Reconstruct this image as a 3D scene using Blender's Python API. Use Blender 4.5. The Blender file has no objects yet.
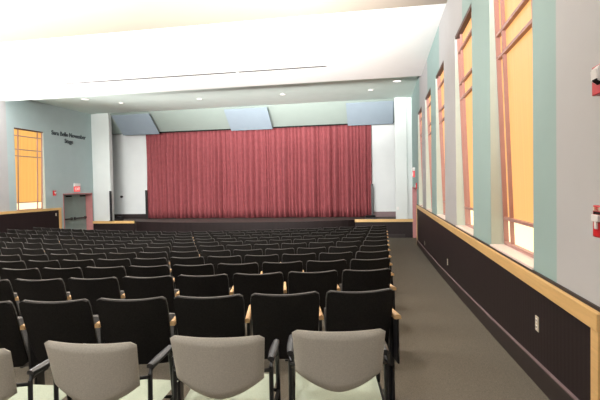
import bpy, bmesh, math, random
from mathutils import Vector, Matrix
random.seed(7)
C = bpy.context.scene.collection
EYE = 1.53                      # eye height above the floor at the camera; geometry is laid out relative to the eye
XR, XL, YF, YB = 1.28, -14.5, 21.0, -2.6
CEIL, CEIL2 = 3.57, 3.86

# ------------------------------------------------------------------ materials
def lin(c):
    return tuple((v/255/12.92 if v/255 <= .04045 else ((v/255+.055)/1.055)**2.4) for v in c)
def mat(name, col, rough=.6, spec=.3, noise=0, scale=40, bump=0, bscale=200, metal=0, detail=3):
    m = bpy.data.materials.new(name); m.use_nodes = True
    nt = m.node_tree; b = nt.nodes['Principled BSDF']
    b.inputs['Roughness'].default_value = rough
    b.inputs['Specular IOR Level'].default_value = spec
    b.inputs['Metallic'].default_value = metal
    b.inputs['Base Color'].default_value = (*col, 1)
    tc = nt.nodes.new('ShaderNodeTexCoord')
    if noise:
        n = nt.nodes.new('ShaderNodeTexNoise'); n.inputs['Scale'].default_value = scale; n.inputs['Detail'].default_value = detail
        r = nt.nodes.new('ShaderNodeValToRGB')
        r.color_ramp.elements[0].position = .3; r.color_ramp.elements[1].position = .7
        r.color_ramp.elements[0].color = (*[v*(1-noise) for v in col], 1)
        r.color_ramp.elements[1].color = (*[min(1, v*(1+noise)) for v in col], 1)
        nt.links.new(tc.outputs['Object'], n.inputs['Vector']); nt.links.new(n.outputs['Fac'], r.inputs['Fac'])
        nt.links.new(r.outputs['Color'], b.inputs['Base Color'])
    if bump:
        n2 = nt.nodes.new('ShaderNodeTexNoise'); n2.inputs['Scale'].default_value = bscale
        bp = nt.nodes.new('ShaderNodeBump'); bp.inputs['Strength'].default_value = bump; bp.inputs['Distance'].default_value = .004
        nt.links.new(tc.outputs['Object'], n2.inputs['Vector']); nt.links.new(n2.outputs['Fac'], bp.inputs['Height'])
        nt.links.new(bp.outputs['Normal'], b.inputs['Normal'])
    return m
def emis(name, col, strength, noise=0):
    m = bpy.data.materials.new(name); m.use_nodes = True
    nt = m.node_tree; b = nt.nodes['Principled BSDF']
    b.inputs['Base Color'].default_value = (*[v*.12 for v in col], 1); b.inputs['Roughness'].default_value = .4
    b.inputs['Emission Color'].default_value = (*col, 1); b.inputs['Emission Strength'].default_value = strength
    if noise:                   # woven shade cloth: fine vertical threads
        tc = nt.nodes.new('ShaderNodeTexCoord'); mp = nt.nodes.new('ShaderNodeMapping')
        mp.inputs['Scale'].default_value = (1, 14, .35)
        n = nt.nodes.new('ShaderNodeTexNoise'); n.inputs['Scale'].default_value = 1.6; n.inputs['Detail'].default_value = 4
        r = nt.nodes.new('ShaderNodeValToRGB')
        r.color_ramp.elements[0].position = .3; r.color_ramp.elements[1].position = .7
        r.color_ramp.elements[0].color = (*[v*(1-noise) for v in col], 1)
        r.color_ramp.elements[1].color = (*[v*(1+noise) for v in col], 1)
        nt.links.new(tc.outputs['Object'], mp.inputs['Vector']); nt.links.new(mp.outputs['Vector'], n.inputs['Vector'])
        nt.links.new(n.outputs['Fac'], r.inputs['Fac']); nt.links.new(r.outputs['Color'], b.inputs['Emission Color'])
    return m
def beadboard(name, col):
    m = mat(name, col, .55, .25)
    nt = m.node_tree; b = nt.nodes['Principled BSDF']
    tc = nt.nodes.new('ShaderNodeTexCoord'); w = nt.nodes.new('ShaderNodeTexWave')
    w.wave_type = 'BANDS'; w.bands_direction = 'DIAGONAL'; w.inputs['Scale'].default_value = 9.0; w.inputs['Distortion'].default_value = 0
    mp = nt.nodes.new('ShaderNodeMapping'); mp.inputs['Scale'].default_value = (1, 1, 0)
    n = nt.nodes.new('ShaderNodeTexNoise'); n.inputs['Scale'].default_value = 3
    mp2 = nt.nodes.new('ShaderNodeMapping'); mp2.inputs['Scale'].default_value = (2, 2, .15)
    r = nt.nodes.new('ShaderNodeValToRGB')
    r.color_ramp.elements[0].color = (*[v*.7 for v in col], 1); r.color_ramp.elements[1].color = (*[v*1.3 for v in col], 1)
    bp = nt.nodes.new('ShaderNodeBump'); bp.inputs['Strength'].default_value = .1; bp.inputs['Distance'].default_value = .004
    L = nt.links.new
    L(tc.outputs['Object'], mp.inputs['Vector']); L(mp.outputs['Vector'], w.inputs['Vector'])
    L(tc.outputs['Object'], mp2.inputs['Vector']); L(mp2.outputs['Vector'], n.inputs['Vector'])
    L(n.outputs['Fac'], r.inputs['Fac']); L(r.outputs['Color'], b.inputs['Base Color'])
    L(w.outputs['Fac'], bp.inputs['Height']); L(bp.outputs['Normal'], b.inputs['Normal'])
    return m
def woodmat(name, col):
    m = mat(name, col, .4, .4)
    nt = m.node_tree; b = nt.nodes['Principled BSDF']
    tc = nt.nodes.new('ShaderNodeTexCoord'); mp = nt.nodes.new('ShaderNodeMapping'); mp.inputs['Scale'].default_value = (9, .6, 9)
    n = nt.nodes.new('ShaderNodeTexNoise'); n.inputs['Scale'].default_value = 5; n.inputs['Detail'].default_value = 5
    r = nt.nodes.new('ShaderNodeValToRGB')
    r.color_ramp.elements[0].color = (*[v*.82 for v in col], 1); r.color_ramp.elements[1].color = (*[min(1, v*1.15) for v in col], 1)
    L = nt.links.new
    L(tc.outputs['Object'], mp.inputs['Vector']); L(mp.outputs['Vector'], n.inputs['Vector'])
    L(n.outputs['Fac'], r.inputs['Fac']); L(r.outputs['Color'], b.inputs['Base Color'])
    return m

M = dict(
    carpet=mat('carpet', (.148, .133, .108), .95, .05, .35, 130, .5, 400, detail=6),
    grey=mat('grey_paint', (.485, .485, .49), .7, .2, .02, 2),
    teal=mat('teal_paint', (.33, .455, .44), .7, .2, .02, 2),
    teal2=mat('pale_teal_paint', (.43, .53, .54), .7, .2, .02, 2),
    white=mat('white_paint', (.68, .72, .71), .7, .2, .02, 2),
    stagewhite=mat('stage_white_paint', (.70, .73, .73), .7, .2, .02, 2),
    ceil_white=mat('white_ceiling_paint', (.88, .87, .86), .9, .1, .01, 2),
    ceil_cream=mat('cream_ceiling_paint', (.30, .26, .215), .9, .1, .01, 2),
    soffit=mat('sage_soffit_paint', (.30, .36, .33), .9, .1, .02, 2),  # same sage paint as the flat ceiling, darkened to offset lamp light
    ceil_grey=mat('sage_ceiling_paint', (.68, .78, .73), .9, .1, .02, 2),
    bead=beadboard('dark_beadboard', (.017, .0105, .011)),
    baseb=mat('dark_baseboard', (.030, .022, .021), .5, .3, .1, 8),
    wood=woodmat('blond_wood', (.72, .46, .19)),
    black=mat('black_steel', (.012, .012, .013), .35, .5, .1, 30),
    shell=mat('black_seat_shell', (.019, .0175, .0165), .75, .12, .25, 90, .15, 500),
    cushion=mat('charcoal_cushion', (.14, .135, .13), .9, .1, .2, 120, .3, 500),
    armwood=woodmat('armrest_wood', (.66, .42, .20)),
    chairgrey=mat('warm_grey_fabric', (.54, .50, .43), .9, .1, .10, 160, .3, 700),
    chairseat=mat('pale_seat_fabric', (.40, .45, .365), .9, .1, .08, 160, .3, 700),
    armblack=mat('black_arm_plastic', (.02, .02, .022), .28, .6, .1, 20),
    curtain=mat('red_velour', (.28, .076, .084), .85, .1, .10, 6, .1, 300),
    panel=mat('blue_grey_panel', (.27, .33, .385), .8, .15, .02, 3),
    dark=mat('dark_void', (.012, .011, .011), .8, .1, .1, 5),
    apron=mat('stage_apron_paint', (.075, .06, .055), .7, .2, .15, 4),
    mauve=mat('mauve_paint', (.50, .22, .22), .5, .3, .05, 6),
    frame=mat('rose_window_frame', (.44, .24, .215), .45, .35, .05, 6),
    header=mat('dark_window_header', (.10, .05, .04), .5, .3, .05, 6),
    jamb=mat('pale_jamb_paint', (.52, .60, .54), .5, .3, .02, 5),  # pale colour carries the window light falling on the reveals
    sill=mat('white_sill', (.78, .68, .64), .4, .3, .03, 5),
    door=mat('grey_teal_door', (.26, .33, .31), .5, .3, .03, 4),
    plate=mat('ivory_plate', (.62, .56, .44), .4, .4, .02, 6),
    whitep=mat('white_plastic', (.8, .78, .76), .35, .4, .02, 6),
    red=mat('red_enamel', (.55, .015, .02), .3, .5, .04, 6),
    pink=mat('pink_base', (.21, .15, .155), .6, .2, .05, 6),
    text=mat('dark_letters', (.07, .09, .10), .5, .3, .05, 6),
    amber=emis('amber_shade', (1.0, .52, .175), .92, .05),
    amber2=emis('amber_shade_dim', (.95, .50, .13), .92, .10),
    daylight=emis('daylight_strip', (1.0, .82, .52), 1.45),
    lamp=emis('lamp_glow', (1.0, .96, .9), 1.3),
    exitred=emis('exit_glow', (.95, .09, .09), .8),
    exitlet=emis('exit_letters', (1.0, .75, .7), 1.0),
)

# ------------------------------------------------------------------ helpers
def box(bm, x0, x1, y0, y1, z0, z1, mi=0, bevel=0):
    vs = [bm.verts.new(p) for p in ((x0,y0,z0),(x1,y0,z0),(x1,y1,z0),(x0,y1,z0),(x0,y0,z1),(x1,y0,z1),(x1,y1,z1),(x0,y1,z1))]
    fs = [bm.faces.new([vs[i] for i in q]) for q in ((3,2,1,0),(4,5,6,7),(0,1,5,4),(1,2,6,5),(2,3,7,6),(3,0,4,7))]
    for f in fs: f.material_index = mi
    if bevel:
        es = {e for f in fs for e in f.edges}
        r = bmesh.ops.bevel(bm, geom=list(es), offset=bevel, segments=2, affect='EDGES', profile=.5)
        for f in r['faces']: f.material_index = mi
def hexa(bm, pts, mi=0):       # 8 arbitrary corners in box order
    vs = [bm.verts.new(p) for p in pts]
    for q in ((3,2,1,0),(4,5,6,7),(0,1,5,4),(1,2,6,5),(2,3,7,6),(3,0,4,7)):
        bm.faces.new([vs[i] for i in q]).material_index = mi
def prism(bm, poly, axis, a, b, mi=0):
    """extrude a polygon (2-D) between a and b along an axis (0 x, 1 y, 2 z)"""
    def P(p, t):
        return {0: (t, p[0], p[1]), 1: (p[0], t, p[1]), 2: (p[0], p[1], t)}[axis]
    A = [bm.verts.new(P(p, a)) for p in poly]; B = [bm.verts.new(P(p, b)) for p in poly]
    n = len(poly)
    for i in range(n): bm.faces.new((A[i], A[(i+1) % n], B[(i+1) % n], B[i])).material_index = mi
    bm.faces.new(A[::-1]).material_index = mi; bm.faces.new(B).material_index = mi
def tube(bm, pts, r, n=8):
    pts = [Vector(p) for p in pts]; rings = []
    for i, p in enumerate(pts):
        if i == 0: d = pts[1]-p
        elif i == len(pts)-1: d = p-pts[-2]
        else: d = (pts[i+1]-p).normalized()+(p-pts[i-1]).normalized()
        d.normalize()
        up = Vector((0,0,1)) if abs(d.z) < .9 else Vector((1,0,0))
        a = d.cross(up).normalized(); b = d.cross(a).normalized()
        rings.append([bm.verts.new(p+a*r*math.cos(2*math.pi*k/n)+b*r*math.sin(2*math.pi*k/n)) for k in range(n)])
    for i in range(len(rings)-1):
        for k in range(n):
            bm.faces.new((rings[i][k], rings[i][(k+1) % n], rings[i+1][(k+1) % n], rings[i+1][k]))
    bm.faces.new(rings[0][::-1]); bm.faces.new(rings[-1])
def disc(bm, cx, cy, z0, z1, r, n=20):
    prism(bm, [(cx+r*math.cos(2*math.pi*k/n), cy+r*math.sin(2*math.pi*k/n)) for k in range(n)], 2, z0, z1)
def slab(bm, back, front, nu, nv):
    """closed slab from two grids of points given as functions (i,j)"""
    B = [[bm.verts.new(back(i/nu, j/nv)) for j in range(nv+1)] for i in range(nu+1)]
    F = [[bm.verts.new(front(i/nu, j/nv)) for j in range(nv+1)] for i in range(nu+1)]
    for i in range(nu):
        for j in range(nv):
            bm.faces.new((B[i][j], B[i+1][j], B[i+1][j+1], B[i][j+1]))
            bm.faces.new((F[i][j], F[i][j+1], F[i+1][j+1], F[i+1][j]))
    for i in range(nu):
        bm.faces.new((B[i+1][0], B[i][0], F[i][0], F[i+1][0])); bm.faces.new((B[i][nv], B[i+1][nv], F[i+1][nv], F[i][nv]))
    for j in range(nv):
        bm.faces.new((B[0][j], B[0][j+1], F[0][j+1], F[0][j])); bm.faces.new((B[nu][j+1], B[nu][j], F[nu][j], F[nu][j+1]))
def obj(name, bm, mats, parent=None, smooth=False):
    bmesh.ops.recalc_face_normals(bm, faces=bm.faces)
    me = bpy.data.meshes.new(name); bm.to_mesh(me); bm.free()
    for m in (mats if isinstance(mats, (list, tuple)) else [mats]): me.materials.append(M[m])
    if smooth:
        for p in me.polygons: p.use_smooth = True
        try: me.set_sharp_from_angle(angle=math.radians(48))
        except Exception: pass
    o = bpy.data.objects.new(name, me); C.objects.link(o)
    if parent: o.parent = parent
    return o
def bx(name, x0, x1, y0, y1, z0, z1, m, parent=None, bevel=0):
    bm = bmesh.new(); box(bm, x0, x1, y0, y1, z0, z1, 0, bevel); return obj(name, bm, m, parent)
def tag(o, label=None, cat=None, group=None, kind=None):
    if label: o['label'] = label
    if cat: o['category'] = cat
    if group: o['group'] = group
    if kind: o['kind'] = kind
    return o
def struct(o, label=None, cat=None): return tag(o, label, cat, None, 'structure')
def empty(name, loc=(0,0,0), rz=0):
    o = bpy.data.objects.new(name, None); C.objects.link(o); o.location = loc; o.rotation_euler = (0,0,rz); o.empty_display_size = .1
    return o
FP = [(YB-.3,-1.53),(1.4,-1.53),(2.4,-1.585),(3.76,-1.675),(5.47,-1.785),(7.84,-1.92),(11.1,-2.078),(14.5,-2.205),(18,-2.31),(YF+.3,-2.38)]
def zf(y):
    for (a, za), (b, zb) in zip(FP, FP[1:]):
        if y <= b: return za+(zb-za)*(y-a)/(b-a)
    return FP[-1][1]
def dip(x):                     # the seating floor dips gently towards the middle of the hall
    if x > .1 or x < -13.3: return 0
    return -.13*min((.1-x)/6.7, (x+13.3)/6.7)

# ------------------------------------------------------------------ floor
bm = bmesh.new()
gx = [XL-.5, -13.3, -6.6, .1, XR+.5]
top = [[bm.verts.new((x, y, z+dip(x))) for y, z in FP] for x in gx]
bot = [[bm.verts.new((x, y, -2.9)) for y, z in FP] for x in gx]
for i in range(len(gx)-1):
    for j in range(len(FP)-1):
        bm.faces.new((top[i][j], top[i+1][j], top[i+1][j+1], top[i][j+1])); bm.faces.new((bot[i][j], bot[i][j+1], bot[i+1][j+1], bot[i+1][j]))
    bm.faces.new((top[i][0], bot[i][0], bot[i+1][0], top[i+1][0])); bm.faces.new((top[i+1][-1], bot[i+1][-1], bot[i][-1], top[i][-1]))
for j in range(len(FP)-1):
    bm.faces.new((top[0][j], top[0][j+1], bot[0][j+1], bot[0][j])); bm.faces.new((top[-1][j+1], top[-1][j], bot[-1][j], bot[-1][j+1]))
struct(obj('floor', bm, 'carpet'), 'grey-brown carpeted floor sloping gently down to the stage', 'floor')

# ------------------------------------------------------------------ right wall with five openings
ZS, ZT = -.775, 2.60
WIN = [(4.27,5.88),(6.98,8.55),(10.05,11.60),(12.75,14.40),(15.70,17.35)]
DOOR_R = (18.35, 20.90)
bm = bmesh.new()
cols = []   # (y0,y1,material,kind)
edges = [YB] + [v for w in WIN for v in w] + [DOOR_R[0], DOOR_R[1], YF]
zones = [(YB,3.73,0),(3.73,7.77,1),(7.77,10.8,0),(10.8,13.6,1),(13.6,16.5,0),(16.5,YF+.1,1)]
cuts = sorted(set(edges+[z[1] for z in zones if z[1] < YF]))
for a, b in zip(cuts, cuts[1:]):
    mid = (a+b)/2
    mi = [z[2] for z in zones if z[0] <= mid < z[1]][0]
    w = [q for q in WIN if q[0] <= mid <= q[1]]
    if w:
        box(bm, XR, XR+.30, a, b, -2.6, ZS, mi); box(bm, XR, XR+.30, a, b, ZT, CEIL2+.1, mi)
    elif DOOR_R[0] <= mid <= DOOR_R[1]:
        box(bm, XR, XR+.45, a, b, -.10, CEIL2+.1, mi)
    else:
        box(bm, XR, XR+.45, a, b, -2.6, CEIL2+.1, mi)
struct(obj('wall_right', bm, ['grey','teal']), 'right wall in grey and pale teal bands between tall amber windows', 'wall')

def window(n, y0, y1, side, label, pane):
    """side +1: right wall (glass leans out towards the sill), -1: left wall"""
    x0 = XR if side > 0 else XL
    X = lambda d: x0+side*d
    dt, db = .055, .17                                 # recess at head and at sill
    zt, zb = ZT, ZS+.03
    def dep(z): return db+(dt-db)*(z-zb)/(zt-zb)
    root = empty('window_%d' % n, (x0, (y0+y1)/2, zb)); struct(root, label, 'window')
    def bar(bm, ya, yb, za, zc, d0, d1):               # bar lying in the tilted plane
        p = []
        for z in (za, zc):
            p += [(X(dep(z)+d0), ya, z), (X(dep(z)+d1), ya, z), (X(dep(z)+d1), yb, z), (X(dep(z)+d0), yb, z)]
        p = [(a-root.location.x, b-root.location.y, c-root.location.z) for a, b, c in p]
        hexa(bm, p)
    H = zt-zb; W = y1-y0; fw = .036
    zsplit = zt-.905*H
    bm = bmesh.new(); bar(bm, y0+.01, y1-.01, zsplit, zt-.01, .03, .045); obj('window_pane', bm, pane, root)
    bm = bmesh.new(); bar(bm, y0+.01, y1-.01, zb+.01, zsplit, .03, .045)
    tag(obj('lower_pane', bm, 'daylight', root), 'bright daylit strip below the amber shade')
    bm = bmesh.new()
    bar(bm, y0, y0+fw, zb, zt, -.02, .03); bar(bm, y1-fw, y1, zb, zt, -.02, .03)
    bar(bm, y0+fw, y1-fw, zb, zb+fw, -.02, .03)
    obj('window_frame', bm, 'frame', root)
    bm = bmesh.new(); bar(bm, y0, y1, zt-.05, zt, -.05, .03)  # dark brown bar stands in for the shadow at the window head
    tag(obj('window_header', bm, 'header', root), 'dark brown window header')
    for f in (.17, .83):
        bm = bmesh.new(); yc = y0+f*W; bar(bm, yc-.014, yc+.014, zb+fw, zt-.05, -.012, .029); obj('mullion', bm, 'frame', root)
    for f in (.09, .255, .335, .905):
        bm = bmesh.new(); zc = zt-f*H; bar(bm, y0+fw, y1-fw, zc-.017, zc+.017, -.016, .0295); obj('muntin', bm, 'frame', root)
    bm = bmesh.new()
    sx = sorted((X(-.015)-root.location.x, X(db+.05)-root.location.x))
    box(bm, sx[0], sx[1], -W/2, W/2, ZS-.03-root.location.z, zb-root.location.z, 0, .006); obj('window_sill', bm, 'sill', root)
    for ya, yb in ((y0-.004, y0+.004), (y1-.004, y1+.004)):  # thin liners, coloured pale as if lit by the window
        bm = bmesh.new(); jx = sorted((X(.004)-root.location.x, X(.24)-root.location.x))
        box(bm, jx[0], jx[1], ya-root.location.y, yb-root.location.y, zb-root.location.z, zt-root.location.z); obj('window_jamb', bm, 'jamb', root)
    bm = bmesh.new()                                   # unseen board added behind the glass so no light leaks through
    bx_ = sorted((X(.24)-root.location.x, X(.30)-root.location.x))
    box(bm, bx_[0], bx_[1], -W/2-.02, W/2+.02, ZS-.1-root.location.z, zt+.05-root.location.z); obj('window_back', bm, 'white', root)
names = ['nearest the camera beside the red alarm pull', 'second along the right wall', 'third along the right wall', 'fourth along the right wall', 'fifth along the right wall, next to the far exit']
for i, w in enumerate(WIN):
    window(i+1, w[0], w[1], 1, 'tall amber window '+names[i], 'amber')

# ------------------------------------------------------------------ left wall
WL = (16.02, 17.62); DOOR_L = (18.72, 20.86); LSPLIT = 15.65
bm = bmesh.new()
for a, b in ((YB,LSPLIT),(LSPLIT,WL[0]),(WL[0],WL[1]),(WL[1],DOOR_L[0]),(DOOR_L[0],DOOR_L[1]),(DOOR_L[1],YF)):
    mi = 0 if b <= LSPLIT else 1
    if (a, b) == WL:
        box(bm, XL-.30, XL, a, b, -2.6, ZS, mi); box(bm, XL-.30, XL, a, b, ZT, CEIL2+.1, mi)
    elif (a, b) == DOOR_L:
        box(bm, XL-.45, XL, a, b, -.10, CEIL2+.1, mi)
    else:
        box(bm, XL-.45, XL, a, b, -2.6, CEIL2+.1, mi)
struct(obj('wall_left', bm, ['grey','teal2']), 'pale teal left wall with one amber window and an exit', 'wall')
window(6, WL[0], WL[1], -1, 'amber window on the left wall above the dark wainscot', 'amber2')

struct(bx('wall_back', XL-.45, XR+.45, YB-.3, YB, -2.6, CEIL2+.1, 'grey'), 'plain back wall behind the seating', 'wall')

# ------------------------------------------------------------------ wainscots, rails, baseboards
tn = [0]
def trim(bm, m, label):
    tn[0] += 1
    return struct(obj('trim_%d' % tn[0], bm, m), label, 'trim')
def ypoly(y0, y1, dz, ztop):
    ys = [y0]+[y for y, _ in FP if y0 < y < y1]+[y1]
    return [(y, zf(y)+dz) for y in ys]+([(y1, ztop), (y0, ztop)] if ztop is not None else [])
def strip(y0, y1, d0, d1):
    ys = [y0]+[y for y, _ in FP if y0 < y < y1]+[y1]
    return [(y, zf(y)+d0) for y in ys]+[(y, zf(y)+d1) for y in ys[::-1]]
WE_R, WE_L = 18.0, 18.38
ROT = -.80   # rail top
bm = bmesh.new(); prism(bm, ypoly(3.05, WE_R, -.03, -.90), 0, XR-.025, XR); trim(bm, 'bead', 'dark beadboard wainscot along the right wall')
bm = bmesh.new(); prism(bm, ypoly(YB, WE_L, -.03, -.84), 0, XL, XL+.025); trim(bm, 'bead', 'dark beadboard wainscot along the left wall')
bm = bmesh.new(); box(bm, XR-.05, XR, 2.95, WE_R+.1, -.898, -.785, 0, .006); trim(bm, 'wood', 'blond wood rail capping the right wainscot')
bm = bmesh.new(); box(bm, XR-.02, XR, 2.95, WE_R+.1, -.785, -.765); trim(bm, 'baseb', 'thin dark bead above the right wood rail')  # dark strip in place of the shade between rail and wall
bm = bmesh.new(); box(bm, XL, XL+.05, YB, WE_L+.16, -.84, -.735, 0, .006); trim(bm, 'wood', 'blond wood rail capping the left wainscot')
bm = bmesh.new(); box(bm, XR-.045, XR, 2.95, 3.05, -1.70, -.90, 0, .004); trim(bm, 'wood', 'blond wood end post at the near end of the right wainscot')
bm = bmesh.new(); box(bm, XR-.045, XR, WE_R, WE_R+.10, zf(WE_R)-.03, -.90, 0, .004); trim(bm, 'wood', 'blond wood end post by the far right exit')
bm = bmesh.new(); box(bm, XL, XL+.045, WE_L, WE_L+.16, zf(WE_L)-.03, -.84, 0, .004); trim(bm, 'wood', 'blond wood end post beside the left exit')
bm = bmesh.new(); prism(bm, strip(3.05, WE_R, -.02, .19), 0, XR-.045, XR-.02)
struct(obj('baseboard_right', bm, 'baseb'), 'dark baseboard under the right wainscot', 'baseboard')
bm = bmesh.new(); prism(bm, strip(3.05, WE_R, .185, .197), 0, XR-.05, XR-.02); trim(bm, 'pink', 'thin grey-mauve bead on top of the right baseboard')
bm = bmesh.new(); prism(bm, strip(YB, WE_L, -.02, .19), 0, XL+.02, XL+.045)
struct(obj('baseboard_left', bm, 'baseb'), 'dark baseboard under the left wainscot', 'baseboard')

# ------------------------------------------------------------------ exits
def exit_door(n, side, y0, y1, label):
    x0 = XR if side > 0 else XL
    X = lambda d: x0+side*d
    zb, zt = zf((y0+y1)/2)-.03, -.10
    root = empty('door_%d' % n, (x0, (y0+y1)/2, zb)); struct(root, label, 'door')
    L = root.location
    def b(name, d0, d1, ya, yb, za, zc, m, par=root, bev=0):
        xs = sorted((X(d0), X(d1))); P = par.matrix_world.translation if par is not root else L
        bm = bmesh.new(); box(bm, xs[0]-L.x, xs[1]-L.x, ya-L.y, yb-L.y, za-L.z, zc-L.z, 0, bev); return obj(name, bm, m, par)
    ym = (y0+y1)/2
    bm = bmesh.new()
    for (d0, d1, ya, yb, za, zc) in ((-.02,.42,y0,y0+.05,zb,zt),(-.02,.42,y1-.05,y1,zb,zt),(-.02,.42,y0,y1,zt-.05,zt)):
        xs = sorted((X(d0), X(d1))); box(bm, xs[0]-L.x, xs[1]-L.x, ya-L.y, yb-L.y, za-L.z, zc-L.z)
    tag(obj('door_frame', bm, 'mauve', root), 'mauve door frame and jambs')
    for ya, yb in ((y0+.05, ym-.006), (ym+.006, y1-.05)):
        lf = b('door_leaf', .33, .38, ya, yb, zb+.02, zt-.06, 'door', bev=.004)
        bm = bmesh.new()
        xs = sorted((X(.25), X(.29))); box(bm, xs[0]-L.x, xs[1]-L.x, ya+.06-L.y, yb-.06-L.y, zb+1.02-L.z, zb+1.09-L.z, 0, .008)
        for yy in (ya+.06, yb-.16):
            xs = sorted((X(.27), X(.335))); box(bm, xs[0]-L.x, xs[1]-L.x, yy-L.y, yy+.10-L.y, zb+.99-L.z, zb+1.12-L.z, 0, .008)
        tag(obj('panic_bar', bm, 'black', lf), 'black panic bar')
        bm = bmesh.new(); xs = sorted((X(.26), X(.335))); box(bm, xs[0]-L.x, xs[1]-L.x, yb-.45-L.y, yb-.1-L.y, zt-.17-L.z, zt-.11-L.z, 0, .006)
        tag(obj('door_closer', bm, 'dark', lf), 'dark overhead door closer')
    return root
exit_door(1, -1, *DOOR_L, 'grey-teal double exit doors with black panic bars on the left wall')
exit_door(2, 1, *DOOR_R, 'exit doors in a mauve frame at the far end of the right wall')

# ------------------------------------------------------------------ front wall, pilasters, stage
PL, PR = -13.47, .535             # inner edges of the two pilasters
bm = bmesh.new()
box(bm, XL, -14.26, YF-.02, YF+.4, -1.66, CEIL2+.1); box(bm, 1.06, XR, YF-.02, YF+.4, -1.66, CEIL2+.1)
struct(obj('wall_front', bm, 'white'), 'pale front wall strips at both corners beside the stage', 'wall')
bm = bmesh.new(); box(bm, -14.26, PL, YF-.12, YF+.14, -1.55, CEIL2+.1, 0, .01); trim(bm, 'white', 'white pilaster at the left of the stage opening')
bm = bmesh.new(); box(bm, PR, 1.06, YF-.12, YF+.14, -1.55, CEIL2+.1, 0, .01); trim(bm, 'white', 'white pilaster at the right of the stage opening')
# stage platform with the apron bulging forward in the middle
ST = -1.535
def apron_y(x):
    t = (x+6.75)/5.45
    return YF-.16-1.35*max(0, 1-t*t)**.6
xs = [-12.2+i*(10.9/36) for i in range(37)]
poly = [(XL, YF-.14), (-12.2, YF-.14)]+[(x, apron_y(x)) for x in xs[1:-1]]+[(-1.3, YF-.14), (XR, YF-.14), (XR, 24.2), (XL, 24.2)]
bm = bmesh.new(); prism(bm, poly, 2, -2.6, ST)
for f in bm.faces:
    if abs(f.normal.z) < .5: f.material_index = 1
bmesh.ops.recalc_face_normals(bm, faces=bm.faces)
for f in bm.faces: f.material_index = 0 if f.normal.z > .5 else 1
tag(obj('stage_platform', bm, ['apron','bead']), 'dark raised stage platform with an apron curving toward the seats', 'stage', None, 'structure')
for a, b, lb in ((XL, -12.2, 'blond wood nosing on the stage edge at left'), (-1.3, XR, 'blond wood nosing on the stage edge at right')):
    bm = bmesh.new(); box(bm, a, b, YF-.19, YF-.14, -1.66, ST+.005, 0, .008); trim(bm, 'wood', lb)
bm = bmesh.new(); box(bm, -1.3, XR-.35, YF-.165, YF-.14, zf(YF)-.02, zf(YF)+.16)
struct(obj('baseboard_front', bm, 'baseb'), 'dark baseboard at the foot of the stage', 'baseboard')
# white flats left and right of the curtain
YC = 22.35
for a, b, lb in ((-14.4, -12.25, 'white stage side wall left of the curtain'), (-.55, 1.05, 'white stage side wall right of the curtain')):
    bm = bmesh.new(); box(bm, a, b, YC+.12, YC+.3, ST+.25, 3.2); 
    struct(obj('wall_stage_left' if a < -10 else 'wall_stage_right', bm, 'stagewhite'), lb, 'wall')
    bm = bmesh.new(); box(bm, a, b, YC+.09, YC+.3, ST, ST+.25)
    struct(obj('baseboard_stage_left' if a < -10 else 'baseboard_stage_right', bm, 'baseb' if a < -10 else 'pink'), lb.replace('white stage side wall', 'dark baseboard of the stage side wall'), 'baseboard')
bm = bmesh.new(); box(bm, XL-.3, XR+.3, 24.2, 24.4, -2.6, 4.2); struct(obj('wall_stage_rear', bm, 'dark'), 'black wall behind the curtain', 'wall')

# curtain
bm = bmesh.new()
x, X1 = -12.28, -.53
pts = []
knots = []
while x < X1:
    w = random.choice((random.uniform(.10, .2), random.uniform(.2, .36))); knots.append((x, w, w*random.uniform(.45, .8), random.uniform(-.02, .02))); x += w
N = 0
prof = []
for (kx, w, d, o) in knots:
    for s in range(7):
        t = s/7
        prof.append((min(kx+w*t, X1), o-d*math.sin(math.pi*t)**1.3 if True else 0))
zs = [ST+.02, ST+.5, .2, 1.7, 2.75, 2.985]
grid = []
for k, z in enumerate(zs):
    f = (1.0, 1.05, 1.0, .9, .75, .6)[k]
    row = []
    for i, (px, py) in enumerate(prof):
        wob = .012*math.sin(px*3.1+z*1.3)+.008*math.sin(px*7.7-z*2.1)
        row.append(bm.verts.new((px+wob*.6, YC+py*f+wob, z+(.012*math.sin(px*5) if k == 0 else 0))))
    grid.append(row)
for k in range(len(zs)-1):
    for i in range(len(prof)-1):
        bm.faces.new((grid[k][i], grid[k][i+1], grid[k+1][i+1], grid[k+1][i]))
cur = obj('stage_curtain', bm, 'curtain', None, True)
md = cur.modifiers.new('thick', 'SOLIDIFY'); md.thickness = .01; md.offset = 1
tag(cur, 'closed red velour curtain hanging in pleats across the stage', 'curtain')

# black corner guards
for px, py, zt2, lb in ((PL+.01, YF-.16, -.02, 'tall black edge guard on the left white pilaster'), (-12.24, YC-.20, -.02, 'tall black edge guard at the left edge of the red curtain'), (-.53, YC-.20, .06, 'tall black edge guard at the right edge of the red curtain')):
    bm = bmesh.new(); box(bm, -.055, .055, -.03, .03, 0, zt2-ST, 0, .008)
    box(bm, -.08, .08, -.06, .06, 0, .03, 0, .006)
    o = obj('edge_guard', bm, 'black'); o.location = (px, py, ST); tag(o, lb, 'edge guard')
# door knob on the left white flat
bm = bmesh.new(); disc(bm, 0, 0, -.004, .05, .05, 14); disc(bm, 0, 0, .05, .10, .065, 14)
o = obj('door_knob', bm, 'black'); o.location = (-13.82, YC+.12, -.35); o.rotation_euler = (math.pi/2, 0, 0)
tag(o, 'small black round knob on the white stage side wall at left', 'knob')
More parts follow.
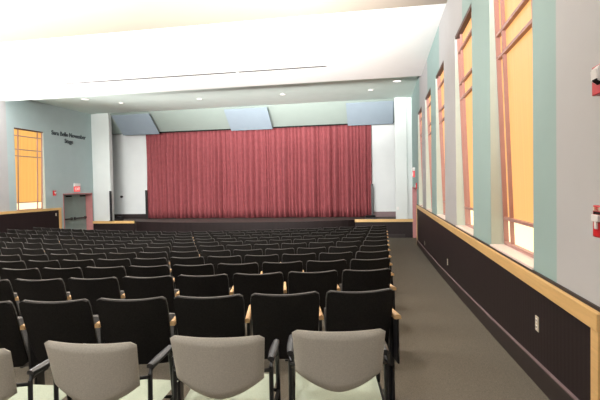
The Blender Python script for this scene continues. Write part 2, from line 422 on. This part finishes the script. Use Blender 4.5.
# black boxes on the stage edge
for px, w, h, lb in ((-.60, .46, .16, 'low black box on the stage edge at right'), (-13.18, .28, .20, 'low black box by the left white pilaster')):
    r = empty('stage_box', (px, YF-.32, ST)); tag(r, lb, 'box')
    bm = bmesh.new(); prism(bm, [(.10,0),(.48,0),(.48,h),(.30,h),(.10,h*.35)], 0, -w/2, w/2); obj('cabinet', bm, 'black', r)
    bm = bmesh.new(); hexa(bm, [(-w/2+.03,.105,h*.35+.0),(w/2-.03,.105,h*.35),(w/2-.03,.115,h*.33),(-w/2+.03,.115,h*.33),(-w/2+.03,.285,h*.95+.008),(w/2-.03,.285,h*.95+.008),(w/2-.03,.295,h*.95-.01),(-w/2+.03,.295,h*.95-.01)]); obj('grille', bm, 'dark', r)
    r.location.y = YF-.22

# ------------------------------------------------------------------ ceilings
L1 = 9.55; L2 = 15.66
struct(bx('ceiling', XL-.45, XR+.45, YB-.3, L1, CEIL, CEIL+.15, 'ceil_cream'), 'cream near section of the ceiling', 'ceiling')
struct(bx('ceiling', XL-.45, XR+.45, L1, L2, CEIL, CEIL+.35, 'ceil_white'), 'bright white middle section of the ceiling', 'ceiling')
bm = bmesh.new()
prism(bm, [(L2, CEIL2), (YF-.02, CEIL2), (YF-.02, 4.4), (L2, 4.4)], 0, XL-.45, XR+.45)
struct(obj('ceiling', bm, 'ceil_grey'), 'sage grey flat far section of the ceiling', 'ceiling')
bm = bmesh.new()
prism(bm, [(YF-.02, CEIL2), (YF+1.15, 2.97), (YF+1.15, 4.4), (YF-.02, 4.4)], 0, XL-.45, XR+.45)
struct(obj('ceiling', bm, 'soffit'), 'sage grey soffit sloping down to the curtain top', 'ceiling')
bm = bmesh.new(); box(bm, XL, XR, YF+1.15, 24.2, 3.0, 3.1); struct(obj('ceiling', bm, 'dark'), 'dark ceiling over the stage', 'ceiling')
bm = bmesh.new(); box(bm, -13.47, .535, YF+1.13, YF+1.22, 2.935, 2.99); trim(bm, 'dark', 'black gap line above the curtain')

# three tilted acoustic panels
def apanel(xa, xb, lb):
    r = empty('acoustic_panel', ((xa+xb)/2, YF+.5, 3.35)); tag(r, lb, 'acoustic panel', 'tilted acoustic panels above the curtain')
    L = r.location
    bm = bmesh.new()
    y0, z0, y1, z1 = YF-.05, 3.80, YF+.98, 2.93
    n = Vector((0, -(z0-z1), -(y1-y0))).normalized()
    def P(y, z, d): return (0, y+n.y*d, z+n.z*d)
    q = []
    for (y, z) in ((y0, z0), (y1, z1)):
        q.append([(xa-L.x, *P(y, z, .06)[1:]), (xb-L.x, *P(y, z, .06)[1:]), (xb-L.x, *P(y, z, .11)[1:]), (xa-L.x, *P(y, z, .11)[1:])])
    pts = [(a, b-L.y, c-L.z) for ring in q for a, b, c in ring]
    hexa(bm, pts); 
    bmesh.ops.bevel(bm, geom=bm.edges[:], offset=.008, segments=2, affect='EDGES')
    obj('panel_face', bm, 'panel', r)
apanel(-13.30, -11.28, 'pale blue-grey tilted acoustic panel above the left end of the curtain')
apanel(-7.42, -5.30, 'pale blue-grey tilted acoustic panel above the middle of the curtain')
apanel(-1.62, .50, 'pale blue-grey tilted acoustic panel above the right end of the curtain')

# linear slot in the white ceiling
r = empty('ceiling_air_slot', (-6.43, 13.63, CEIL-.001)); tag(r, 'long thin dark air slot running across the white ceiling', 'air slot')
bm = bmesh.new(); box(bm, -4.8, 4.8, -.03, .03, -.010, .0); obj('slot', bm, 'dark', r)
bm = bmesh.new()
box(bm, -4.83, 4.83, .03, .045, -.006, 0); obj('flange', bm, 'header', r)

# recessed downlights in the sage ceiling
DL = [(-12.27,17.4),(-11.35,18.6),(-7.73,18.72),(-4.07,18.76),(-.44,18.85),(.555,17.5)]
dl_lb = ['bright recessed ceiling light nearest the left wall','small recessed ceiling light above the left acoustic panel','small recessed ceiling light between left and middle acoustic panels','small recessed ceiling light just right of the middle acoustic panel','small recessed ceiling light above the right acoustic panel','bright recessed ceiling light nearest the right wall']
for i, ((px, py), lb) in enumerate(zip(DL, dl_lb)):
    r = empty('ceiling_light', (px, py, CEIL2)); tag(r, lb, 'ceiling light', 'recessed lights in the grey ceiling')
    big = i in (0, 5)
    R0 = .15 if big else .085
    bm = bmesh.new(); n = 24
    o_, i_ = [], []
    for k in range(n):
        c, s = math.cos(2*math.pi*k/n), math.sin(2*math.pi*k/n)
        o_.append((bm.verts.new((c*(R0+.03), s*(R0+.03), 0)), bm.verts.new((c*(R0+.02), s*(R0+.02), -.02))))
        i_.append(bm.verts.new((c*R0, s*R0, -.016)))
    for k in range(n):
        j = (k+1) % n
        bm.faces.new((o_[k][0], o_[j][0], o_[j][1], o_[k][1])); bm.faces.new((o_[k][1], o_[j][1], i_[j], i_[k]))
    obj('trim_ring', bm, 'whitep', r)
    bm = bmesh.new(); disc(bm, 0, 0, -.014, -.004, R0, 24); obj('lens', bm, 'lamp', r)
# sprinklers
for (px, py), lb in (((-.56,12.3),'small ceiling sprinkler near the right end of the white ceiling'),((-9.6,14.8),'small ceiling sprinkler behind the left half of the air slot'),((-4.4,13.75),'small ceiling sprinkler beside the middle of the air slot')):
    r = empty('ceiling_sprinkler', (px, py, CEIL)); tag(r, lb, 'sprinkler', 'ceiling sprinklers')
    bm = bmesh.new(); disc(bm, 0, 0, -.015, .003, .045, 16); obj('escutcheon', bm, 'whitep', r)
    bm = bmesh.new(); disc(bm, 0, 0, -.05, -.015, .012, 10); disc(bm, 0, 0, -.055, -.05, .028, 12); obj('sprinkler_head', bm, 'plate', r)

# ------------------------------------------------------------------ wall fittings
# lettering on the left wall
def text(body, size, loc, rot, m, extr=.008, off=0):
    cu = bpy.data.curves.new('lettering', 'FONT'); cu.body = body; cu.size = size; cu.extrude = extr; cu.align_x = 'CENTER'; cu.align_y = 'CENTER'; cu.offset = off
    t = bpy.data.objects.new('lettering', cu); C.objects.link(t)
    dg = bpy.context.evaluated_depsgraph_get()
    me = bpy.data.meshes.new_from_object(t.evaluated_get(dg)); me.materials.clear(); me.materials.append(M[m])
    bpy.data.objects.remove(t)
    o = bpy.data.objects.new('lettering', me); C.objects.link(o); o.location = loc; o.rotation_euler = rot
    return o
rt = (math.pi/2, 0, math.pi/2)
sign = empty('wall_lettering', (XL, 19.3, 2.5)); tag(sign, 'two lines of dark letters on the left wall above the exit', 'lettering')
a = text('Sara Belle November', .275, (.012, 0, .13), rt, 'text', .008, .006); a.name = 'upper_line'; a.parent = sign
b = text('Stage', .275, (.012, -.05, -.17), rt, 'text', .008, .006); b.name = 'lower_line'; b.parent = sign

def exit_sign(side, y, z, lb):
    x0 = XR if side > 0 else XL
    r = empty('exit_sign', (x0, y, z)); tag(r, lb, 'exit sign')
    sg = -side
    def q(name, d0, d1, ya, yb, za, zb, m, bev=0):
        xs = sorted((sg*d0, sg*d1)); bm = bmesh.new(); box(bm, xs[0], xs[1], ya, yb, za, zb, 0, bev); return obj(name, bm, m, r)
    q('housing', 0, .09, -.20, .20, .26, .40, 'whitep', .012)
    q('sign_face', 0, .07, -.19, .19, 0, .26, 'exitred', .006)
    t = text('EXIT', .19, (sg*.074, 0, .13), (math.pi/2, 0, math.pi/2 if side < 0 else -math.pi/2), 'exitlet', .003); t.name = 'exit_letters'; t.parent = r
exit_sign(-1, 19.68, -.03, 'glowing red exit sign over the left double doors')
exit_sign(1, 19.5, .30, 'red exit sign seen edge-on above the far right exit')

def pull_station(side, y, z, lb, s=1.0):
    x0 = XR if side > 0 else XL; sg = -side
    r = empty('fire_alarm_pull', (x0, y, z)); tag(r, lb, 'fire alarm pull'); r.scale = (1, 1, 1)
    def q(name, d0, d1, ya, yb, za, zb, m, par=r, bev=0):
        xs = sorted((sg*d0*s, sg*d1*s)); bm = bmesh.new(); box(bm, xs[0], xs[1], ya*s, yb*s, za*s, zb*s, 0, bev); return obj(name, bm, m, par)
    q('alarm_body', -.003, .045, -.062, .062, -.10, .09, 'red', bev=.006)
    h = q('pull_handle', .045, .062, -.045, .045, -.005, .035, 'whitep', bev=.004)
    q('handle_stem', .045, .058, -.014, .014, -.05, -.004, 'whitep', h, .003)
    tag(q('label_strip', .045, .048, -.048, .048, .058, .08, 'plate'), 'pale strip across the top')
    tag(q('recess', .045, .047, -.048, .048, .037, .052, 'dark'), 'dark slot above the handle')
    t = text('FIRE', .03*s, (sg*.049*s, 0, .069*s), (math.pi/2, 0, math.pi/2 if side < 0 else -math.pi/2), 'red', .0005); t.name = 'letters'; t.parent = r
pull_station(1, 2.955, -.235, 'red fire alarm pull on the right wall above the wood rail')
pull_station(-1, 18.16, -.06, 'small red fire alarm pull on the left wall beside the exit', 1.2)
pull_station(1, 18.2, -.05, 'tiny red fire alarm pull beside the far right exit', 1.2)

r = empty('fire_alarm_strobe', (XR, 2.955, .59)); tag(r, 'red and white fire alarm strobe high on the right wall', 'fire alarm strobe')
bm = bmesh.new(); box(bm, -.045, .003, -.072, .072, -.085, .085, 0, .006); obj('back_box', bm, 'red', r)
bm = bmesh.new(); prism(bm, [(-.045,-.03),(-.075,-.01),(-.08,.05),(-.045,.08)], 1, -.08, .01)
bm.normal_update(); bmesh.ops.bevel(bm, geom=bm.edges[:], offset=.006, segments=2, affect='EDGES'); obj('strobe_lens', bm, 'whitep', r)
bm = bmesh.new(); prism(bm, [(-.0725,-.014),(-.0755,-.002),(-.073,-.002),(-.045,-.033)], 1, -.065, -.005); obj('lens_grille', bm, 'dark', r)

def outlet(loc, axis, lb, grp=True):
    r = empty('power_outlet', loc); tag(r, lb, 'outlet')
    sg = {'R': -1, 'L': 1}[axis]
    def q(name, d0, d1, ya, yb, za, zb, m, par=r, bev=.003):
        xs = sorted((sg*d0, sg*d1)); bm = bmesh.new(); box(bm, xs[0], xs[1], ya, yb, za, zb, 0, bev); return obj(name, bm, m, par)
    q('cover_plate', 0, .008, -.04, .04, -.062, .062, 'plate')
    for dz in (-.028, .028):
        s = q('socket', .008, .012, -.019, .019, dz-.017, dz+.017, 'whitep')
        q('slots', .0121, .0128, -.009, .009, dz-.006, dz+.008, 'dark', s, 0)
outlet((XR-.025, 4.09, -1.187), 'R', 'ivory power outlet on the right wainscot nearest the camera')
outlet((XR-.025, 9.56, -1.577), 'R', 'small ivory power outlet midway along the right wainscot')
outlet((XR-.025, 14.75, -1.85), 'R', 'tiny ivory power outlet at the far end of the right wainscot')
outlet((XL+.025, 18.2, -1.03), 'L', 'tiny pale plate on the left wainscot beside the exit')
r = empty('light_switch', (.62, YF-.12, -1.05)); tag(r, 'small white switch plate on the right white pilaster', 'switch')
bm = bmesh.new(); box(bm, -.05, .05, -.012, 0, -.065, .065, 0, .004); obj('cover_plate', bm, 'whitep', r)
bm = bmesh.new(); box(bm, -.012, .012, -.02, -.012, -.022, .022, 0, .003); obj('toggle', bm, 'whitep', r)

# ------------------------------------------------------------------ theatre seats
SH = .908
def back_point(u, v, off, shrink=0):
    """u 0..1 across, v 0..1 up"""
    s = 2*u-1
    hw = (.234+.013*v)-shrink
    z0, z1 = .40, SH-shrink
    e = abs(s)
    z = z0+(z1-z0)*v
    z += (.016*s*s)*v**3 - .016*max(0, (e-.88)/.12)**2*v**4 + .03*max(0, (e-.8)/.2)**2*(1-v)**3
    x = hw*s
    x -= math.copysign(.008*max(0, (v-.9)/.1)**2*(1 if e > .95 else 0), s)
    y = -.035*(1-s*s)-.16*v+.02*(1-v)+off
    return (x, y, z)
def make_seat(end_arm=False):
    root = empty('theatre_seat')
    def th(u, v):                              # pillow thickness
        s = 2*u-1; return .05*(1-abs(s)**8)**.5*(1-max(0,(v-.93)/.07)**4*.6)
    bm = bmesh.new(); slab(bm, lambda u, v: back_point(u, v, .004), lambda u, v: back_point(u, v, .010+th(u, v)), 14, 12)
    tag(obj('backrest', bm, 'cushion', root, True), 'charcoal upholstered backrest')
    bm = bmesh.new(); slab(bm, lambda u, v: back_point(u, v, -.016, .004), lambda u, v: back_point(u, v, .006, .004), 14, 10)
    obj('back_shell', bm, 'shell', root, True)
    bm = bmesh.new()                           # folded-up seat pan
    slab(bm, lambda u, v: (.215*(2*u-1), .10+.10*v-.02*(1-(2*u-1)**2), .36+.34*v), lambda u, v: (.215*(2*u-1), .10+.10*v+.09*(1-(2*u-1)**6*.6)*(1-(2*v-1)**6*.6), .36+.34*v), 10, 8)
    tag(obj('seat', bm, 'cushion', root, True), 'charcoal seat folded up')
    bm = bmesh.new()
    xx = .2595
    box(bm, xx-.011, xx+.011, -.02, .20, .30, .70, 0, .006)
    box(bm, xx-.011, xx+.011, .04, .14, 0, .31, 0, .004); box(bm, xx-.016, xx+.016, -.06, .24, 0, .018, 0, .004)
    obj('standard', bm, 'black', root)
    bm = bmesh.new()
    slab(bm, lambda u, v: (xx+(2*u-1)*(.0165-.003*v), -.09+.33*v, .695), lambda u, v: (xx+(2*u-1)*(.0165-.003*v), -.09+.33*v, .73-.01*(2*u-1)**2+.012*v), 6, 8)
    tag(obj('armrest', bm, 'armwood', root), 'blond wooden armrest')
    return root
seat0 = make_seat()
bm = bmesh.new()
box(bm, .2715, .288, -.13, .17, .36, .70, 0, .007); box(bm, .272, .287, .0, .12, 0, .37, 0, .004)
end_panel = obj('end_panel', bm, 'black')
bm = bmesh.new()
slab(bm, lambda u, v: (.266+(2*u-1)*(.024-.010*v), -.17+.36*v, .70), lambda u, v: (.266+(2*u-1)*(.024-.010*v), -.17+.36*v, .732-.008*(2*u-1)**2), 6, 8)
end_arm = obj('end_armrest', bm, 'armwood'); end_arm['label'] = 'blond wooden armrest on the aisle side'
ORD = ['first','second','third','fourth','fifth','sixth','seventh','eighth','ninth','tenth','eleventh','twelfth','thirteenth','fourteenth','fifteenth','sixteenth','seventeenth','eighteenth','nineteenth','twentieth','twenty-first','twenty-second','twenty-third','twenty-fourth','twenty-fifth','twenty-sixth']
CX = -6.6
YEND = [3.47,4.74,5.82,6.9,8.05,9.28,10.48,11.7,12.9,14.15,15.35]
PITCH = .530
used = False
seat_parts = [c for c in bpy.data.objects if c.parent == seat0]
ulim = math.tan(.18084+.6)      # left edge of the picture
for n, ye in enumerate(YEND):
    R = 25.0-.5*n
    Yc = ye+math.sqrt(R*R-(.06-CX)**2)
    th0 = math.asin((.015-CX)/R)
    for k in range(25):
        th = th0-(.235+PITCH*k)/R
        x, y = CX+R*math.sin(th), Yc-R*math.cos(th)
        if x < -13.25: break
        cx_ = x*.9837+y*.1799; cz_ = -x*.1799+y*.9837
        if cx_+.30 < -.665*cz_: continue        # beyond the left edge of the view
        lb = 'black folding seat, %s from the right aisle, in %s row ahead of the grey chairs' % (ORD[k], ORD[n])
        if not used:
            o = seat0; used = True
        else:
            o = seat0.copy(); C.objects.link(o)
            for ch in seat_parts:
                c = ch.copy(); C.objects.link(c); c.parent = o
        if k == 0:
            for proto in (end_panel, end_arm):
                c = proto.copy(); C.objects.link(c); c.parent = o
        o.location = (x, y, zf(y)+dip(x)); o.rotation_euler = (0, 0, th)
        tag(o, lb, 'seat', 'black folding seats in %s row' % ORD[n])

bpy.data.objects.remove(end_panel); bpy.data.objects.remove(end_arm)
# ------------------------------------------------------------------ grey armchairs in the last row
def make_chair():
    root = empty('stacking_armchair')
    TOP, T = .862, .035
    def bp(u, v, off):
        s = 2*u-1; e = abs(s)
        hw = .228+.014*v
        zb = .528+.10*e**1.7
        z = zb+(TOP-zb)*v + .008*s*s*v - .018*max(0, (e-.86)/.14)**2*v**4
        y = -.03*(1-s*s)-.22-.05*v+off
        return (hw*s, y, z)
    def edge(u, v): 
        s = abs(2*u-1); return (1-s**10)**.5*(1-abs(2*v-1)**12)**.5
    bm = bmesh.new(); slab(bm, lambda u, v: bp(u, v, -T*.5*edge(u, v)), lambda u, v: bp(u, v, T*.5*edge(u, v)+.004), 18, 14)
    tag(obj('backrest', bm, 'chairgrey', root, True), 'warm grey upholstered backrest')
    bm = bmesh.new()
    def sp(u, v, top):
        s = 2*u-1; e = (1-abs(s)**10)**.5*(1-abs(2*v-1)**10)**.5
        return ((.235+.01*v)*s, -.245+.49*v, .44-.02*(2*v-1)*0+(.022*e if top else -.03*e)+.015*v)
    slab(bm, lambda u, v: sp(u, v, 0), lambda u, v: sp(u, v, 1), 14, 14)
    tag(obj('seat', bm, 'chairseat', root, True), 'pale seat cushion')
    for s in (-1, 1):
        bm = bmesh.new(); tube(bm, [(s*.258,-.185,0),(s*.258,-.165,.665),(s*.258,-.145,.69),(s*.258,-.08,.694)], .0125, 10); obj('leg', bm, 'black', root, True)
        bm = bmesh.new(); tube(bm, [(s*.258,.20,0),(s*.258,.10,.67),(s*.258,.08,.695),(s*.258,.03,.697)], .0125, 10); obj('leg', bm, 'black', root, True)
        bm = bmesh.new()
        slab(bm, lambda u, v: (s*.258+(2*u-1)*(.017+.005*math.sin(math.pi*v)), -.165+.265*v, .697+.004*v), lambda u, v: (s*.258+(2*u-1)*(.017+.005*math.sin(math.pi*v)), -.165+.265*v, .719+.005*v-.008*(2*u-1)**2), 6, 10)
        obj('armrest', bm, 'armblack', root)
        bm = bmesh.new(); tube(bm, [(s*.258,-.175,.405),(s*.258,.14,.405)], .011, 8); obj('side_rail', bm, 'black', root, True)
        bm = bmesh.new(); tube(bm, [(s*.258,-.165,.65),(s*.20,-.235,.67)], .010, 8); obj('back_bracket', bm, 'black', root, True)
    for yy in (-.175, .14):
        bm = bmesh.new(); tube(bm, [(-.258,yy,.405),(.258,yy,.405)], .010, 8); obj('cross_rail', bm, 'black', root, True)
    return root
chair0 = make_chair()
CH = [(-.233,2.305,.16,'grey armchair rightmost of the back row, next to the aisle'),(-.833,2.139,.12,'grey armchair second from the aisle in the back row'),(-1.437,1.983,.07,'grey armchair third from the aisle in the back row'),(-2.006,1.834,.05,'grey armchair cut off by the left edge of the photo')]
for i, (x, y, rz, lb) in enumerate(CH):
    if i == 0: o = chair0
    else:
        o = chair0.copy(); C.objects.link(o)
        for ch in chair0.children:
            c = ch.copy(); C.objects.link(c); c.parent = o
    x, y = x-.30*math.sin(rz), y+.30*math.cos(rz)
    o.location = (x, y, zf(y)+dip(x)); o.rotation_euler = (0, 0, rz)
    tag(o, lb, 'armchair', 'grey armchairs in the back row')

# ------------------------------------------------------------------ lights
def area(name, loc, size, sizey, power, rot, col=(1,1,1), spread=180):
    l = bpy.data.lights.new(name, 'AREA'); l.shape = 'RECTANGLE'; l.size = size; l.size_y = sizey; l.energy = power; l.color = col; l.spread = math.radians(spread)
    o = bpy.data.objects.new(name, l); C.objects.link(o); o.location = loc; o.rotation_euler = rot; o['kind'] = 'helper'
    return o
U = math.pi
WARM, COOL = (1, .975, .94), (1, .99, .98)
def aim(name, loc, tgt, size, sizey, power, col, spread=170):
    d = (Vector(tgt)-Vector(loc)).normalized()
    area(name, loc, size, sizey, power, d.to_track_quat('-Z', 'Y').to_euler(), col, spread)
# added unseen lamps at the left wall and over the rear seats, brightening the ceiling
for py, pw in ((11.2, 350), (13.6, 350)):
    aim('uplight', (-14.1, py, .9), (-12.9, py, 3.6), .4, 1.2, pw, COOL, 115)
aim('uplight', (-5.5, -.8, 1.6), (-5.5, 9, 3.6), 11, .25, 800, WARM, 70)
aim('uplight', (-7.6, 1.0, 1.35), (-7.2, 3.05, 2.3), 11, .3, 2000, WARM, 48)
aim('uplight', (.85, .9, 1.1), (-1.4, 9.0, 3.57), .4, .4, 270, COOL, 40)
# unseen lamp added behind the ceiling step to light the curtain
aim('stage_wash', (-6.6, 15.8, 3.72), (-6.6, 22, -1.0), 13, .12, 125, COOL, 70)
aim('uplight', (-14.1, 14.9, .4), (-7.5, 18.3, 3.86), .5, .8, 50, COOL, 70)  # another unseen lamp, added to lift the flat far ceiling
# lamps without fixtures, added under the near ceiling to lift the seating
for px in (-12, -8.4, -4.8, -1.6):
    for py in (0, 5.5):
        area('downlight', (px, py, CEIL-.02), .3, .3, 80 if py == 0 else 55, (0, 0, 0), WARM, 140)

w = bpy.data.worlds.new('World'); bpy.context.scene.world = w; w.use_nodes = True
w.node_tree.nodes['Background'].inputs[0].default_value = (.8, .85, .9, 1); w.node_tree.nodes['Background'].inputs[1].default_value = .05

# ------------------------------------------------------------------ camera
cd = bpy.data.cameras.new('camera'); cam = bpy.data.objects.new('camera', cd); C.objects.link(cam)
f, yaw, pit, rol = 457.2, .18084, -.02908, -.019915
cd.sensor_width = 36; cd.lens = f/600*36; cd.clip_start = .05; cd.clip_end = 200
cy, sy, cp, sp = math.cos(yaw), math.sin(yaw), math.cos(pit), math.sin(pit)
fw = Vector((-sy*cp, cy*cp, sp)); rt_ = Vector((cy, sy, 0)); up = rt_.cross(fw)
c, s = math.cos(rol), math.sin(rol)
R_, U_ = c*rt_+s*up, -s*rt_+c*up
m = Matrix((R_, U_, -fw)).transposed().to_4x4(); cam.matrix_world = m
for o in list(bpy.context.scene.objects):
    if o.parent is None: o.location.z += EYE
sc = bpy.context.scene; sc.camera = cam
sc.view_settings.view_transform = 'Standard'; sc.view_settings.look = 'None'; sc.view_settings.gamma = 1; sc.view_settings.exposure = .13
try: sc.view_settings.use_curve_mapping = False
except Exception: pass
sc.cycles.max_bounces = 10; sc.cycles.diffuse_bounces = 6
